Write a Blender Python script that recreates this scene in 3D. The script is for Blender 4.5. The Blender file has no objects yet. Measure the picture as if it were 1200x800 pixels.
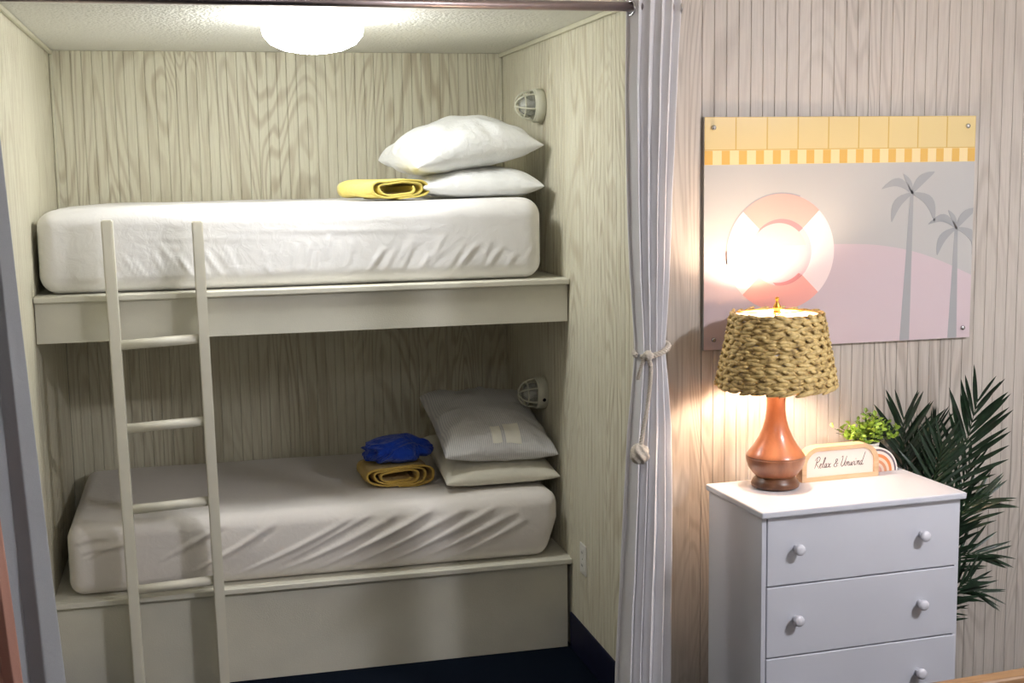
import bpy, bmesh, math, random
import numpy as np
from mathutils import Vector, Matrix, Euler, noise

random.seed(7)
S = bpy.context.scene
COL = S.collection

# ------------------------------------------------------------------ camera
cd = bpy.data.cameras.new('camera'); cam = bpy.data.objects.new('camera', cd); COL.objects.link(cam)
cd.sensor_width = 36.0; cd.lens = 1500.945 / 1200 * 36.0; cd.clip_start = 0.05
yaw, pit, rol = 0.2414, 0.1297, -0.0156
fw = Vector((math.sin(yaw) * math.cos(pit), math.cos(yaw) * math.cos(pit), -math.sin(pit)))
r0 = Vector((math.cos(yaw), -math.sin(yaw), 0)); u0 = r0.cross(fw)
rr = r0 * math.cos(rol) + u0 * math.sin(rol); uu = rr.cross(fw)
cam.matrix_world = Matrix(((rr.x, uu.x, -fw.x, 0.5707), (rr.y, uu.y, -fw.y, -4.852), (rr.z, uu.z, -fw.z, 1.9238), (0, 0, 0, 1)))
S.camera = cam
# ------------------------------------------------------------------ world and exposure
wd = bpy.data.worlds.new('world'); S.world = wd; wd.use_nodes = True
wd.node_tree.nodes['Background'].inputs[0].default_value = (0.5, 0.5, 0.52, 1)
wd.node_tree.nodes['Background'].inputs[1].default_value = 0.05
S.view_settings.view_transform = 'Standard'; S.view_settings.look = 'None'
S.view_settings.exposure = 0.0; S.view_settings.gamma = 1.0; S.view_settings.use_curve_mapping = False
ALCOVE_GLOW = 41.0      # ceiling light inside the bunk alcove
ROOM_GLOW = 210.0       # ceiling light of the room near its right wall, outside the frame
VIEW_GLOW = 32.0        # second ceiling light of the room, above the viewer
BULB_GLOW = 600.0       # bulb of the table lamp

# ------------------------------------------------------------------ key dimensions (metres)
W, D, ZU, ZB, ZL, ZC = 2.0, 1.0657, 1.5134, 1.3427, 0.377, 2.4823
YW = -0.8               # plane of the wall that carries the poster
PW = 0.0437             # board width of the panelling

# ------------------------------------------------------------------ materials
def lin(c):
    return tuple(((v / 255) / 12.92 if v / 255 <= 0.04045 else ((v / 255 + 0.055) / 1.055) ** 2.4) for v in c) + (1,)

class NT:
    def __init__(s, name):
        s.m = bpy.data.materials.new(name); s.m.use_nodes = True
        s.t = s.m.node_tree; s.b = s.t.nodes['Principled BSDF']
    def n(s, typ, **kw):
        nd = s.t.nodes.new(typ)
        for k, v in kw.items():
            if k.startswith('i_'):
                nd.inputs[k[2:].replace('_', ' ')].default_value = v
            else:
                setattr(nd, k, v)
        return nd
    def l(s, a, ao, b, bi):
        s.t.links.new(a.outputs[ao], b.inputs[bi])

def ramp(nd, pts):
    cr = nd.color_ramp
    while len(cr.elements) > len(pts): cr.elements.remove(cr.elements[-1])
    while len(cr.elements) < len(pts): cr.elements.new(0.5)
    for e, (p, c) in zip(cr.elements, pts): e.position = p; e.color = c

def plain(name, rgb, rough=0.5, var=0.06, scale=12.0, bump=0.0, bscale=60.0, metal=0.0, spec=0.5, sheen=0.0, sss=0.0):
    q = NT(name); c = lin(rgb); d = tuple(max(0, v * (1 - var)) for v in c[:3]) + (1,)
    tc = q.n('ShaderNodeTexCoord'); ns = q.n('ShaderNodeTexNoise', i_Scale=scale, i_Detail=4.0); cr = q.n('ShaderNodeValToRGB')
    ramp(cr, [(0.35, d), (0.65, c)])
    q.l(tc, 'Object', ns, 'Vector'); q.l(ns, 'Fac', cr, 'Fac'); q.l(cr, 'Color', q.b, 'Base Color')
    q.b.inputs['Roughness'].default_value = rough; q.b.inputs['Metallic'].default_value = metal
    q.b.inputs['Specular IOR Level'].default_value = spec
    if sheen: q.b.inputs['Sheen Weight'].default_value = sheen
    if bump:
        n2 = q.n('ShaderNodeTexNoise', i_Scale=bscale, i_Detail=5.0); bp = q.n('ShaderNodeBump', i_Strength=bump, i_Distance=0.01)
        q.l(tc, 'Object', n2, 'Vector'); q.l(n2, 'Fac', bp, 'Height'); q.l(bp, 'Normal', q.b, 'Normal')
    return q.m

def pickled(name, light, dark, contrast=1.0):
    """whitewashed plywood: contour lines of a stretched noise field give the cathedral grain"""
    q = NT(name)
    g = q.n('ShaderNodeNewGeometry'); mp = q.n('ShaderNodeMapping'); mp.inputs['Scale'].default_value = (3.6, 3.6, 0.55)
    q.l(g, 'Position', mp, 'Vector')
    fld = q.n('ShaderNodeTexNoise', i_Scale=1.0, i_Detail=2.5, i_Roughness=0.4, i_Distortion=0.7); q.l(mp, 'Vector', fld, 'Vector')
    mu = q.n('ShaderNodeMath', operation='MULTIPLY'); mu.inputs[1].default_value = 150.0; q.l(fld, 'Fac', mu, 0)
    sn = q.n('ShaderNodeMath', operation='SINE'); q.l(mu, 0, sn, 0)
    mr = q.n('ShaderNodeMapRange'); mr.inputs[1].default_value = -0.2; mr.inputs[2].default_value = 1.0; q.l(sn, 0, mr, 0)
    # fine vertical fibres
    mp2 = q.n('ShaderNodeMapping'); mp2.inputs['Scale'].default_value = (150, 150, 5.0); q.l(g, 'Position', mp2, 'Vector')
    fib = q.n('ShaderNodeTexNoise', i_Scale=1.0, i_Detail=4.0, i_Roughness=0.6); q.l(mp2, 'Vector', fib, 'Vector')
    # where the grain shows through the wash
    mp3 = q.n('ShaderNodeMapping'); mp3.inputs['Scale'].default_value = (2.2, 2.2, 1.0); q.l(g, 'Position', mp3, 'Vector')
    msk = q.n('ShaderNodeTexNoise', i_Scale=1.0, i_Detail=3.0); q.l(mp3, 'Vector', msk, 'Vector')
    mk = q.n('ShaderNodeMapRange'); mk.inputs[1].default_value = 0.36; mk.inputs[2].default_value = 0.62; mk.inputs[3].default_value = 0.15; q.l(msk, 'Fac', mk, 0)
    a = q.n('ShaderNodeMath', operation='MULTIPLY'); q.l(mr, 0, a, 0); q.l(mk, 0, a, 1)
    f2 = q.n('ShaderNodeMapRange'); f2.inputs[1].default_value = 0.42; f2.inputs[2].default_value = 0.75; q.l(fib, 'Fac', f2, 0)
    b = q.n('ShaderNodeMath', operation='MULTIPLY_ADD'); b.inputs[1].default_value = 0.5; q.l(f2, 0, b, 0)
    a2 = q.n('ShaderNodeMath', operation='MULTIPLY'); a2.inputs[1].default_value = 0.75; q.l(a, 0, a2, 0); q.l(a2, 0, b, 2)
    c = q.n('ShaderNodeMath', operation='MULTIPLY', use_clamp=True); c.inputs[1].default_value = contrast; q.l(b, 0, c, 0)
    mx = q.n('ShaderNodeMixRGB'); mx.inputs[1].default_value = lin(light); mx.inputs[2].default_value = lin(dark)
    q.l(c, 0, mx, 0); q.l(mx, 0, q.b, 'Base Color')
    q.b.inputs['Roughness'].default_value = 0.45
    bp = q.n('ShaderNodeBump', i_Strength=0.15, i_Distance=0.004); q.l(fib, 'Fac', bp, 'Height'); q.l(bp, 'Normal', q.b, 'Normal')
    return q.m

def wood(name, light, dark, scale=(6, 6, 60), rough=0.35, coat=0.0):
    q = NT(name); tc = q.n('ShaderNodeTexCoord'); mp = q.n('ShaderNodeMapping'); mp.inputs['Scale'].default_value = scale
    ns = q.n('ShaderNodeTexNoise', i_Scale=1.0, i_Detail=5.0, i_Distortion=0.6); cr = q.n('ShaderNodeValToRGB'); ramp(cr, [(0.35, lin(dark)), (0.65, lin(light))])
    q.l(tc, 'Object', mp, 'Vector'); q.l(mp, 'Vector', ns, 'Vector'); q.l(ns, 'Fac', cr, 'Fac'); q.l(cr, 'Color', q.b, 'Base Color')
    q.b.inputs['Roughness'].default_value = rough; q.b.inputs['Coat Weight'].default_value = coat
    return q.m

def emit(name, rgb, strength):
    q = NT(name); q.b.inputs['Base Color'].default_value = (0.9, 0.9, 0.88, 1)
    q.b.inputs['Emission Color'].default_value = tuple(rgb) + (1,); q.b.inputs['Emission Strength'].default_value = strength
    return q.m

def fabric(name, rgb, rough=0.9, weave=900.0, var=0.05, wrinkle=0.25, wscale=14.0, sheen=0.2, translucent=0.0):
    q = NT(name); c = lin(rgb); tc = q.n('ShaderNodeTexCoord')
    ns = q.n('ShaderNodeTexNoise', i_Scale=weave, i_Detail=2.0); cr = q.n('ShaderNodeValToRGB')
    ramp(cr, [(0.3, tuple(v * (1 - 2 * var) for v in c[:3]) + (1,)), (0.7, c)])
    q.l(tc, 'Object', ns, 'Vector'); q.l(ns, 'Fac', cr, 'Fac'); q.l(cr, 'Color', q.b, 'Base Color')
    n2 = q.n('ShaderNodeTexNoise', i_Scale=wscale, i_Detail=4.0, i_Distortion=0.8); q.l(tc, 'Object', n2, 'Vector')
    bp = q.n('ShaderNodeBump', i_Strength=wrinkle, i_Distance=0.02); q.l(n2, 'Fac', bp, 'Height'); q.l(bp, 'Normal', q.b, 'Normal')
    q.b.inputs['Roughness'].default_value = rough; q.b.inputs['Sheen Weight'].default_value = sheen
    q.b.inputs['Specular IOR Level'].default_value = 0.25
    return q.m

M = {}
M['panel'] = pickled('pickled_panel', (224, 220, 198), (180, 168, 142), 0.8)
M['panel_room'] = pickled('pickled_panel_room', (197, 189, 179), (157, 147, 136), 0.8)
M['trim'] = plain('cream_trim', (214, 210, 186), 0.4, 0.05, 20)
M['bunk'] = plain('cream_bunk_paint', (224, 221, 206), 0.38, 0.06, 6, 0.05, 140)
M['bunk_panel'] = plain('cream_panel_paint', (220, 217, 202), 0.5, 0.05, 9, 0.12, 220)
M['ladder'] = plain('ladder_paint', (230, 226, 210), 0.38, 0.05, 9)
M['carpet'] = plain('navy_carpet', (6, 18, 34), 0.95, 0.5, 350, 0.5, 500, spec=0.1)
M['navy_base'] = plain('navy_vinyl_base', (14, 17, 48), 0.55, 0.25, 15, spec=0.25)
M['sheet'] = fabric('white_sheet', (236, 234, 232), 0.75, 700, 0.02, 0.16, 22)
M['sheet_low'] = fabric('off_white_sheet', (234, 228, 222), 0.75, 700, 0.02, 0.14, 22)
M['pillow'] = fabric('white_pillow', (240, 241, 240), 0.6, 700, 0.02, 0.3, 30)
M['pillow_low'] = fabric('cream_pillow', (232, 228, 212), 0.7, 700, 0.02, 0.2, 22)
M['yellow'] = fabric('yellow_blanket', (232, 212, 112), 0.9, 500, 0.06, 0.2, 30)
M['mustard'] = fabric('mustard_blanket', (204, 170, 84), 0.9, 500, 0.08, 0.4, 40)
M['blue'] = fabric('blue_blanket', (14, 62, 176), 0.8, 500, 0.1, 0.5, 40)
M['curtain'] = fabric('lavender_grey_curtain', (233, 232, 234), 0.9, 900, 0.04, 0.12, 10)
M['curtain_shaded'] = fabric('shade_toned_curtain', (190, 194, 199), 0.9, 700, 0.08, 0.15, 10)  # left curtain: darker than the tied one, shade put into the cloth colour
M['peach'] = fabric('peach_cloth', (200, 150, 134), 0.9, 700, 0.08, 0.15, 10)
M['rope'] = fabric('cream_rope', (214, 204, 190), 0.9, 300, 0.1, 0.3, 120)
M['rod'] = plain('brushed_rod', (190, 176, 176), 0.32, 0.08, 40, metal=1.0)
M['steel'] = plain('polished_steel', (200, 200, 202), 0.2, 0.05, 40, metal=1.0)
M['dresser'] = plain('white_lacquer', (199, 201, 209), 0.35, 0.02, 4)
M['knob'] = plain('white_knob', (212, 212, 219), 0.3, 0.02, 10)
M['gap_shade'] = plain('gap_shade_tone', (40, 34, 36), 0.8, 0.2, 10)
M['lampwood'] = wood('turned_wood', (154, 100, 68), (116, 70, 46), (14, 14, 5), 0.3, 0.3)
M['lampfoot'] = wood('dark_turned_wood', (112, 72, 46), (78, 48, 30), (16, 16, 9), 0.35, 0.2)
M['brass'] = plain('brass', (205, 150, 70), 0.3, 0.1, 40, metal=1.0)
M['white_plastic'] = plain('white_plastic', (232, 230, 222), 0.35, 0.03, 20)
M['paper'] = plain('paper_label', (246, 244, 234), 0.6, 0.03, 20)
M['cage'] = plain('cage_paint', (212, 211, 192), 0.4, 0.05, 25)
M['dark_hole'] = plain('dark_hole', (18, 14, 10), 0.8, 0.3, 40)
M['signwood'] = wood('pale_maple', (222, 190, 152), (206, 172, 134), (8, 60, 60), 0.5)
M['signface'] = plain('sign_face', (238, 226, 216), 0.55, 0.02, 10)
M['ink'] = plain('sign_ink', (74, 62, 58), 0.7, 0.1, 60)
M['palm'] = plain('palm_leaf', (26, 50, 30), 0.4, 0.5, 9, spec=0.45)
M['palmstem'] = plain('palm_stem', (38, 60, 30), 0.5, 0.3, 30)
M['leaf'] = plain('bright_leaf', (150, 186, 70), 0.45, 0.45, 22)
M['soil'] = plain('potting_soil', (40, 28, 20), 0.95, 0.4, 120, 0.5, 200)
M['pot'] = plain('pale_pot', (226, 220, 212), 0.5, 0.04, 12)
M['darkpot'] = plain('black_pot', (30, 30, 32), 0.5, 0.1, 12)
M['oak'] = wood('tan_oak', (148, 116, 80), (116, 86, 56), (4, 60, 60), 0.4, 0.1)

# popcorn ceiling
q = NT('popcorn_ceiling'); q.b.inputs['Base Color'].default_value = lin((238, 237, 228)); q.b.inputs['Roughness'].default_value = 0.85
g = q.n('ShaderNodeNewGeometry'); n1 = q.n('ShaderNodeTexNoise', i_Scale=42.0, i_Detail=5.0, i_Roughness=0.6); n2 = q.n('ShaderNodeTexVoronoi', i_Scale=85.0)
q.l(g, 'Position', n1, 'Vector'); q.l(g, 'Position', n2, 'Vector')
ad = q.n('ShaderNodeMath', operation='MULTIPLY_ADD'); ad.inputs[1].default_value = -0.5; q.l(n2, 'Distance', ad, 0); q.l(n1, 'Fac', ad, 2)
bp = q.n('ShaderNodeBump', i_Strength=0.55, i_Distance=0.012); q.l(ad, 0, bp, 'Height'); q.l(bp, 'Normal', q.b, 'Normal')
M['ceiling'] = q.m

# striped plastic pillow wrap
q = NT('striped_pillow'); tc = q.n('ShaderNodeTexCoord'); wv = q.n('ShaderNodeTexWave', i_Scale=38.0, i_Distortion=0.6, i_Detail=1.0); wv.bands_direction = 'X'
cr = q.n('ShaderNodeValToRGB'); ramp(cr, [(0.3, lin((204, 204, 206))), (0.6, lin((228, 227, 226)))])
q.l(tc, 'Object', wv, 'Vector'); q.l(wv, 'Color', cr, 'Fac'); q.l(cr, 'Color', q.b, 'Base Color'); q.b.inputs['Roughness'].default_value = 0.4
n2 = q.n('ShaderNodeTexNoise', i_Scale=24.0, i_Detail=4.0, i_Distortion=0.8); q.l(tc, 'Object', n2, 'Vector')
bp = q.n('ShaderNodeBump', i_Strength=0.3, i_Distance=0.02); q.l(n2, 'Fac', bp, 'Height'); q.l(bp, 'Normal', q.b, 'Normal')
M['pillow_stripe'] = q.m

# braided grass
q = NT('braided_grass'); tc = q.n('ShaderNodeTexCoord'); n1 = q.n('ShaderNodeTexNoise', i_Scale=55.0, i_Detail=5.0); cr = q.n('ShaderNodeValToRGB')
ramp(cr, [(0.3, lin((130, 104, 62))), (0.5, lin((204, 176, 114))), (0.72, lin((226, 204, 146)))])
q.l(tc, 'Object', n1, 'Vector'); q.l(n1, 'Fac', cr, 'Fac'); q.l(cr, 'Color', q.b, 'Base Color'); q.b.inputs['Roughness'].default_value = 0.6
M['braid'] = q.m
# glass of the caged lights
q = NT('frosted_glass'); q.b.inputs['Base Color'].default_value = (0.86, 0.88, 0.86, 1); q.b.inputs['Roughness'].default_value = 0.18
q.b.inputs['Transmission Weight'].default_value = 0.75; q.b.inputs['IOR'].default_value = 1.3
M['glass'] = q.m
M['alcove_glow'] = emit('alcove_dome_glow', (0.97, 0.985, 0.985), ALCOVE_GLOW)
M['room_glow'] = emit('room_dome_glow', (0.93, 0.93, 1.0), ROOM_GLOW)
M['view_glow'] = emit('view_dome_glow', (0.95, 0.94, 1.0), VIEW_GLOW)
M['bulb_glow'] = emit('bulb_glow', (1.0, 0.75, 0.55), BULB_GLOW)

def poster_mat(name, rgb):
    m = plain(name, rgb, 0.24, 0.015, 3, spec=0.4); return m
for k, c in dict(tile=(224, 202, 144), grout=(206, 172, 96), stripe=(222, 178, 92), cream=(238, 216, 162), sky=(188, 187, 184), hill=(206, 189, 193),
                 ring=(238, 172, 162), ringw=(240, 224, 222), shade=(208, 140, 142), shadew=(214, 186, 192), ghost=(164, 165, 166)).items():
    M['p_' + k] = poster_mat('print_' + k, c)

# ------------------------------------------------------------------ mesh helpers
def mesh_of(bm, smooth=False):
    me = bpy.data.meshes.new('mesh'); bm.normal_update(); bm.to_mesh(me); bm.free()
    if smooth:
        for p in me.polygons: p.use_smooth = True
    return me

def obj(name, me, mat=None, parent=None, loc=(0, 0, 0), rot=(0, 0, 0), smooth=False):
    if isinstance(me, bmesh.types.BMesh): me = mesh_of(me, smooth)
    o = bpy.data.objects.new(name, me); COL.objects.link(o)
    if mat is not None and len(me.materials) == 0: me.materials.append(M[mat] if isinstance(mat, str) else mat)
    o.location = loc; o.rotation_euler = rot
    if parent is not None: o.parent = parent
    return o

def tag(o, label, cat, group=None, kind=None):
    o['label'] = label; o['category'] = cat
    if group: o['group'] = group
    if kind: o['kind'] = kind
    return o

def thing(name, label, cat, loc=(0, 0, 0), rot=(0, 0, 0), group=None):
    o = bpy.data.objects.new(name, None); COL.objects.link(o); o.empty_display_size = 0.1
    o.location = loc; o.rotation_euler = rot
    return tag(o, label, cat, group)

def struct(o, label, cat):
    o['kind'] = 'structure'; o['label'] = label; o['category'] = cat; return o

def box(x0, x1, y0, y1, z0, z1, bev=0.0, seg=2, bm=None):
    b = bmesh.new()
    bmesh.ops.create_cube(b, size=1.0)
    for v in b.verts:
        v.co = Vector((x0 + (v.co.x + .5) * (x1 - x0), y0 + (v.co.y + .5) * (y1 - y0), z0 + (v.co.z + .5) * (z1 - z0)))
    if bev: bmesh.ops.bevel(b, geom=b.edges[:], offset=bev, segments=seg, profile=0.6, affect='EDGES')
    if bm is not None:
        merge(bm, b); return bm
    return b

def merge(dst, src, mtx=None):
    me = bpy.data.meshes.new('tmp'); src.to_mesh(me); src.free()
    if mtx is not None: me.transform(mtx)
    dst.from_mesh(me); bpy.data.meshes.remove(me)

def lathe(prof, n=40, bm=None):
    b = bm or bmesh.new(); rings = []
    for r, z in prof:
        if r < 1e-6: rings.append([b.verts.new((0, 0, z))])
        else: rings.append([b.verts.new((r * math.cos(2 * math.pi * i / n), r * math.sin(2 * math.pi * i / n), z)) for i in range(n)])
    for a, c in zip(rings, rings[1:]):
        for i in range(n):
            j = (i + 1) % n
            if len(a) == 1 and len(c) == 1: continue
            if len(a) == 1: b.faces.new((a[0], c[j], c[i]))
            elif len(c) == 1: b.faces.new((a[i], a[j], c[0]))
            else: b.faces.new((a[i], a[j], c[j], c[i]))
    bmesh.ops.recalc_face_normals(b, faces=b.faces[:])
    return b

def smooth_path(pts, sub=6, closed=False):
    P = [Vector(p) for p in pts]; out = []
    n = len(P); rng = range(n if closed else n - 1)
    for i in rng:
        p0 = P[(i - 1) % n] if closed or i > 0 else P[0] * 2 - P[1]
        p1 = P[i]; p2 = P[(i + 1) % n]
        p3 = P[(i + 2) % n] if closed or i + 2 < n else P[-1] * 2 - P[-2]
        for k in range(sub):
            t = k / sub
            out.append(0.5 * ((2 * p1) + (p2 - p0) * t + (2 * p0 - 5 * p1 + 4 * p2 - p3) * t * t + (3 * p1 - p0 - 3 * p2 + p3) * t ** 3))
    if not closed: out.append(P[-1].copy())
    return out

def tube(path, rad, n=8, bm=None, closed=False, cap=True):
    b = bm or bmesh.new(); P = [Vector(p) for p in path]; m = len(P)
    R = rad if isinstance(rad, (list, tuple)) else [rad] * m
    rings = []; up = None
    for i in range(m):
        if closed: t = P[(i + 1) % m] - P[i - 1]
        else: t = P[min(i + 1, m - 1)] - P[max(i - 1, 0)]
        t.normalize()
        if up is None: up = t.orthogonal().normalized()
        up = (up - t * up.dot(t))
        if up.length < 1e-6: up = t.orthogonal()
        up.normalize(); s = t.cross(up)
        rings.append([b.verts.new(P[i] + (up * math.cos(2 * math.pi * k / n) + s * math.sin(2 * math.pi * k / n)) * R[i]) for k in range(n)])
    pairs = list(zip(rings, rings[1:])) + ([(rings[-1], rings[0])] if closed else [])
    for a, c in pairs:
        for k in range(n):
            b.faces.new((a[k], a[(k + 1) % n], c[(k + 1) % n], c[k]))
    if cap and not closed:
        b.faces.new(rings[0][::-1]); b.faces.new(rings[-1])
    bmesh.ops.recalc_face_normals(b, faces=b.faces[:])
    return b

def prism(pts, y0, y1, bm=None):
    """polygon in (x, z), extruded from y0 to y1"""
    b = bm or bmesh.new()
    a = [b.verts.new((x, y0, z)) for x, z in pts]; c = [b.verts.new((x, y1, z)) for x, z in pts]
    fs = [b.faces.new(a), b.faces.new(c[::-1])]
    n = len(pts)
    for i in range(n):
        fs.append(b.faces.new((a[i], c[i], c[(i + 1) % n], a[(i + 1) % n])))
    bmesh.ops.recalc_face_normals(b, faces=fs)
    return b

def grid_mesh(Pn, wrap_u=False, name='mesh'):
    """Pn: array (nu, nv, 3)"""
    nu, nv = Pn.shape[:2]; me = bpy.data.meshes.new(name); faces = []
    for i in range(nu if wrap_u else nu - 1):
        for j in range(nv - 1):
            a = i * nv + j; b_ = ((i + 1) % nu) * nv + j
            faces.append((a, b_, b_ + 1, a + 1))
    me.from_pydata(Pn.reshape(-1, 3).tolist(), [], faces)
    for p in me.polygons: p.use_smooth = True
    me.update(); return me

def rounded_box(hx, hy, hz, r, nx, ny, nz, disp=None):
    """dense box with rounded edges centred on the origin; disp(P, N) -> P works on numpy arrays"""
    V = []; F = []
    def face(ax, sgn, n1, n2):
        o = [0, 1, 2]; o.remove(ax); base = sum(len(v) for v in V)
        a, c = np.meshgrid(np.linspace(-1, 1, n1 + 1), np.linspace(-1, 1, n2 + 1), indexing='ij')
        P = np.zeros(a.shape + (3,)); P[..., ax] = sgn; P[..., o[0]] = a; P[..., o[1]] = c
        V.append(P.reshape(-1, 3))
        for i in range(n1):
            for j in range(n2):
                k = base + i * (n2 + 1) + j; qd = (k, k + n2 + 1, k + n2 + 2, k + 1)
                flip = (sgn > 0) == (ax == 1)
                F.append(qd[::-1] if flip else qd)
    n = (nx, ny, nz)
    for ax in range(3):
        o = [0, 1, 2]; o.remove(ax)
        for s in (-1, 1): face(ax, s, n[o[0]], n[o[1]])
    P = np.vstack(V); h = np.array([hx, hy, hz])
    # denser towards the edges so the rounding is smooth
    P = P * h; q_ = np.clip(P, -(h - r), h - r); dv = P - q_; L = np.linalg.norm(dv, axis=1, keepdims=True)
    N = np.where(L > 1e-9, dv / np.maximum(L, 1e-9), 0)
    P = q_ + N * r
    if disp is not None: P = disp(P, N)
    me = bpy.data.meshes.new('mesh'); me.from_pydata(P.tolist(), [], F)
    b = bmesh.new(); b.from_mesh(me); bmesh.ops.remove_doubles(b, verts=b.verts[:], dist=1e-5)
    bmesh.ops.recalc_face_normals(b, faces=b.faces[:])
    b.to_mesh(me); b.free()
    for p in me.polygons: p.use_smooth = True
    return me

def vnoise(P, scale, seed=0.0):
    return np.array([noise.noise(Vector((p[0] * scale[0] + seed, p[1] * scale[1] - seed, p[2] * scale[2] + 2 * seed))) for p in P])

# ================================================================== THE SETTING
fl = obj('floor', box(-1.7, 4.4, -6.1, D + .1, -0.06, 0.0), 'carpet'); struct(fl, 'dark navy carpet floor', 'floor')
ZR2 = 2.62               # the room outside the alcove is a little higher
ce = obj('ceiling_alcove', box(-.1, 2.09, -.975, D + .1, ZC, ZR2 + .06), 'ceiling'); struct(ce, 'white popcorn textured ceiling above the bunks', 'ceiling')
ce2 = obj('ceiling_room', box(-1.7, 4.4, -6.1, -.976, ZR2, ZR2 + .06), 'ceiling'); struct(ce2, 'white ceiling of the room outside the alcove', 'ceiling')
ce3 = obj('ceiling_room', box(2.0905, 4.4, -.976, -.7, ZR2, ZR2 + .06), 'ceiling'); struct(ce3, 'white ceiling strip above the poster wall', 'ceiling')
ce4 = obj('ceiling_room', box(-1.7, -.1005, -.976, -.7, ZR2, ZR2 + .06), 'ceiling'); struct(ce4, 'white ceiling strip left of the alcove', 'ceiling')

def plank_mesh(h, w=PW, t=0.012, c=0.0020):
    g_ = 0.0005
    sec = [(-w / 2 + g_, t), (-w / 2 + g_, c), (-w / 2 + g_ + c, 0), (w / 2 - g_ - c, 0), (w / 2 - g_, c), (w / 2 - g_, t)]
    b = bmesh.new(); lo = [b.verts.new((x, y, 0)) for x, y in sec]; hi = [b.verts.new((x, y, h)) for x, y in sec]
    for i in range(5): b.faces.new((lo[i], lo[i + 1], hi[i + 1], hi[i]))
    b.faces.new(lo[::-1]); b.faces.new(hi); b.faces.new((lo[5], lo[0], hi[0], hi[5]))
    bmesh.ops.recalc_face_normals(b, faces=b.faces[:])
    return mesh_of(b)

def panelled_wall(name, label, origin, ang, length, z0, mat, back=0.06, ZC=ZC, c=0.0020):
    """boards run along local +x from origin, faces towards local -y"""
    wl = obj(name, box(0, length, 0.0115, 0.012 + back, 0, ZC - 0.001), mat, None, origin, (0, 0, ang)); struct(wl, label, 'wall')
    me = plank_mesh(ZC - z0 - 0.001, c=c); me.materials.append(M[mat])
    n = int(length / PW)
    w_last = length - n * PW
    for i in range(n):
        p = obj('plank', me, None, wl, (PW * (i + .5), 0, z0))
    if w_last > 0.008:
        m2 = plank_mesh(ZC - z0 - 0.001, w_last, c=c); m2.materials.append(M[mat]); obj('plank', m2, None, wl, (n * PW + w_last / 2, 0, z0))
    return wl

panelled_wall('wall_back', 'whitewashed grooved panelling behind the two bunks', (0, D, 0), 0, W, 0.0, 'panel')
panelled_wall('wall_left', 'whitewashed grooved panelling at the left end of the bunks', (0, YW, 0), math.pi / 2, D - YW, 0.0, 'panel')
panelled_wall('wall_right', 'whitewashed grooved panelling at the pillow end of the bunks', (W, D, 0), -math.pi / 2, D - YW, 0.0, 'panel', c=0.0032)
# grooves of this wall fall at x = 2.189 + k * 0.0437
panelled_wall('wall_front_right', 'pale grooved panelling behind the poster and the dresser', (2.189 - 2 * PW, YW, 0), 0, 4.33 - 2.189 + 2 * PW, 0.0, 'panel_room', ZC=ZR2, c=0.0015)
wfl = obj('wall_front_left', box(-1.65, -0.075, YW, YW + .07, 0, ZR2 - .001), 'panel_room'); struct(wfl, 'pale panelled wall left of the alcove behind the curtain', 'wall')
wrr = obj('wall_room_right', box(4.33, 4.4, -6.05, YW, 0, ZR2 - .001), 'panel_room'); struct(wrr, 'pale side wall of the room beyond the right edge', 'wall')
wrl = obj('wall_room_left', box(-1.7, -1.65, -6.05, YW + .07, 0, ZR2 - .001), 'panel_room'); struct(wrl, 'pale side wall of the room beyond the left edge', 'wall')
wrb = obj('wall_room_rear', box(-1.7, 4.4, -6.1, -6.05, 0, ZR2 - .001), 'panel_room'); struct(wrb, 'pale rear wall of the room behind the viewer', 'wall')
# corner post that ends the alcove wall
tp = obj('trim_1', box(W, 2.189 - 2 * PW, YW - 0.004, YW + .05, 0, ZC - .002, 0.006), 'panel_room'); struct(tp, 'pale flat corner board behind the tied curtain', 'trim')
tp2 = obj('trim_2', box(2.189 - 2 * PW + .002, 2.189 - .001, YW - 0.009, YW, 0, ZR2 - .002, 0.004), 'panel_room'); struct(tp2, 'pale flat batten on the wall beside the tied curtain', 'trim')
# thin mouldings in the corners of the alcove
def trim(name, b, label):
    o = obj(name, b, 'trim'); struct(o, label, 'trim')
trim('trim_3', box(W - .016, W - .001, -0.78, D - .002, ZC - .020, ZC - .001, 0.005), 'cream ceiling moulding above the pillow end wall')
trim('trim_4', box(.001, .016, -0.78, D - .002, ZC - .018, ZC - .001, 0.005), 'cream ceiling moulding along the left alcove wall')
trim('trim_5', box(W - .014, W - .001, D - .014, D - .001, ZU + .001, ZC - .021, 0.005), 'cream vertical moulding in the upper right back corner')
trim('trim_6', box(.001, .014, D - .014, D - .001, ZU + .001, ZC - .019, 0.005), 'cream vertical moulding in the upper left back corner')
trim('trim_7', box(W - .014, W - .001, D - .014, D - .001, ZL + .001, ZU - .035, 0.005), 'cream vertical moulding in the right back corner of the lower bunk')
bb = obj('baseboard_right', box(W - .009, W - .0005, YW, -0.001, 0.0005, 0.1477, 0.003), 'navy_base'); struct(bb, 'navy vinyl baseboard right of the lower bunk', 'baseboard')
bb3 = obj('baseboard_left', box(.0005, .009, YW, -0.001, 0.0005, 0.1477, 0.003), 'navy_base'); struct(bb3, 'navy vinyl baseboard left of the lower bunk', 'baseboard')

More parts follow.
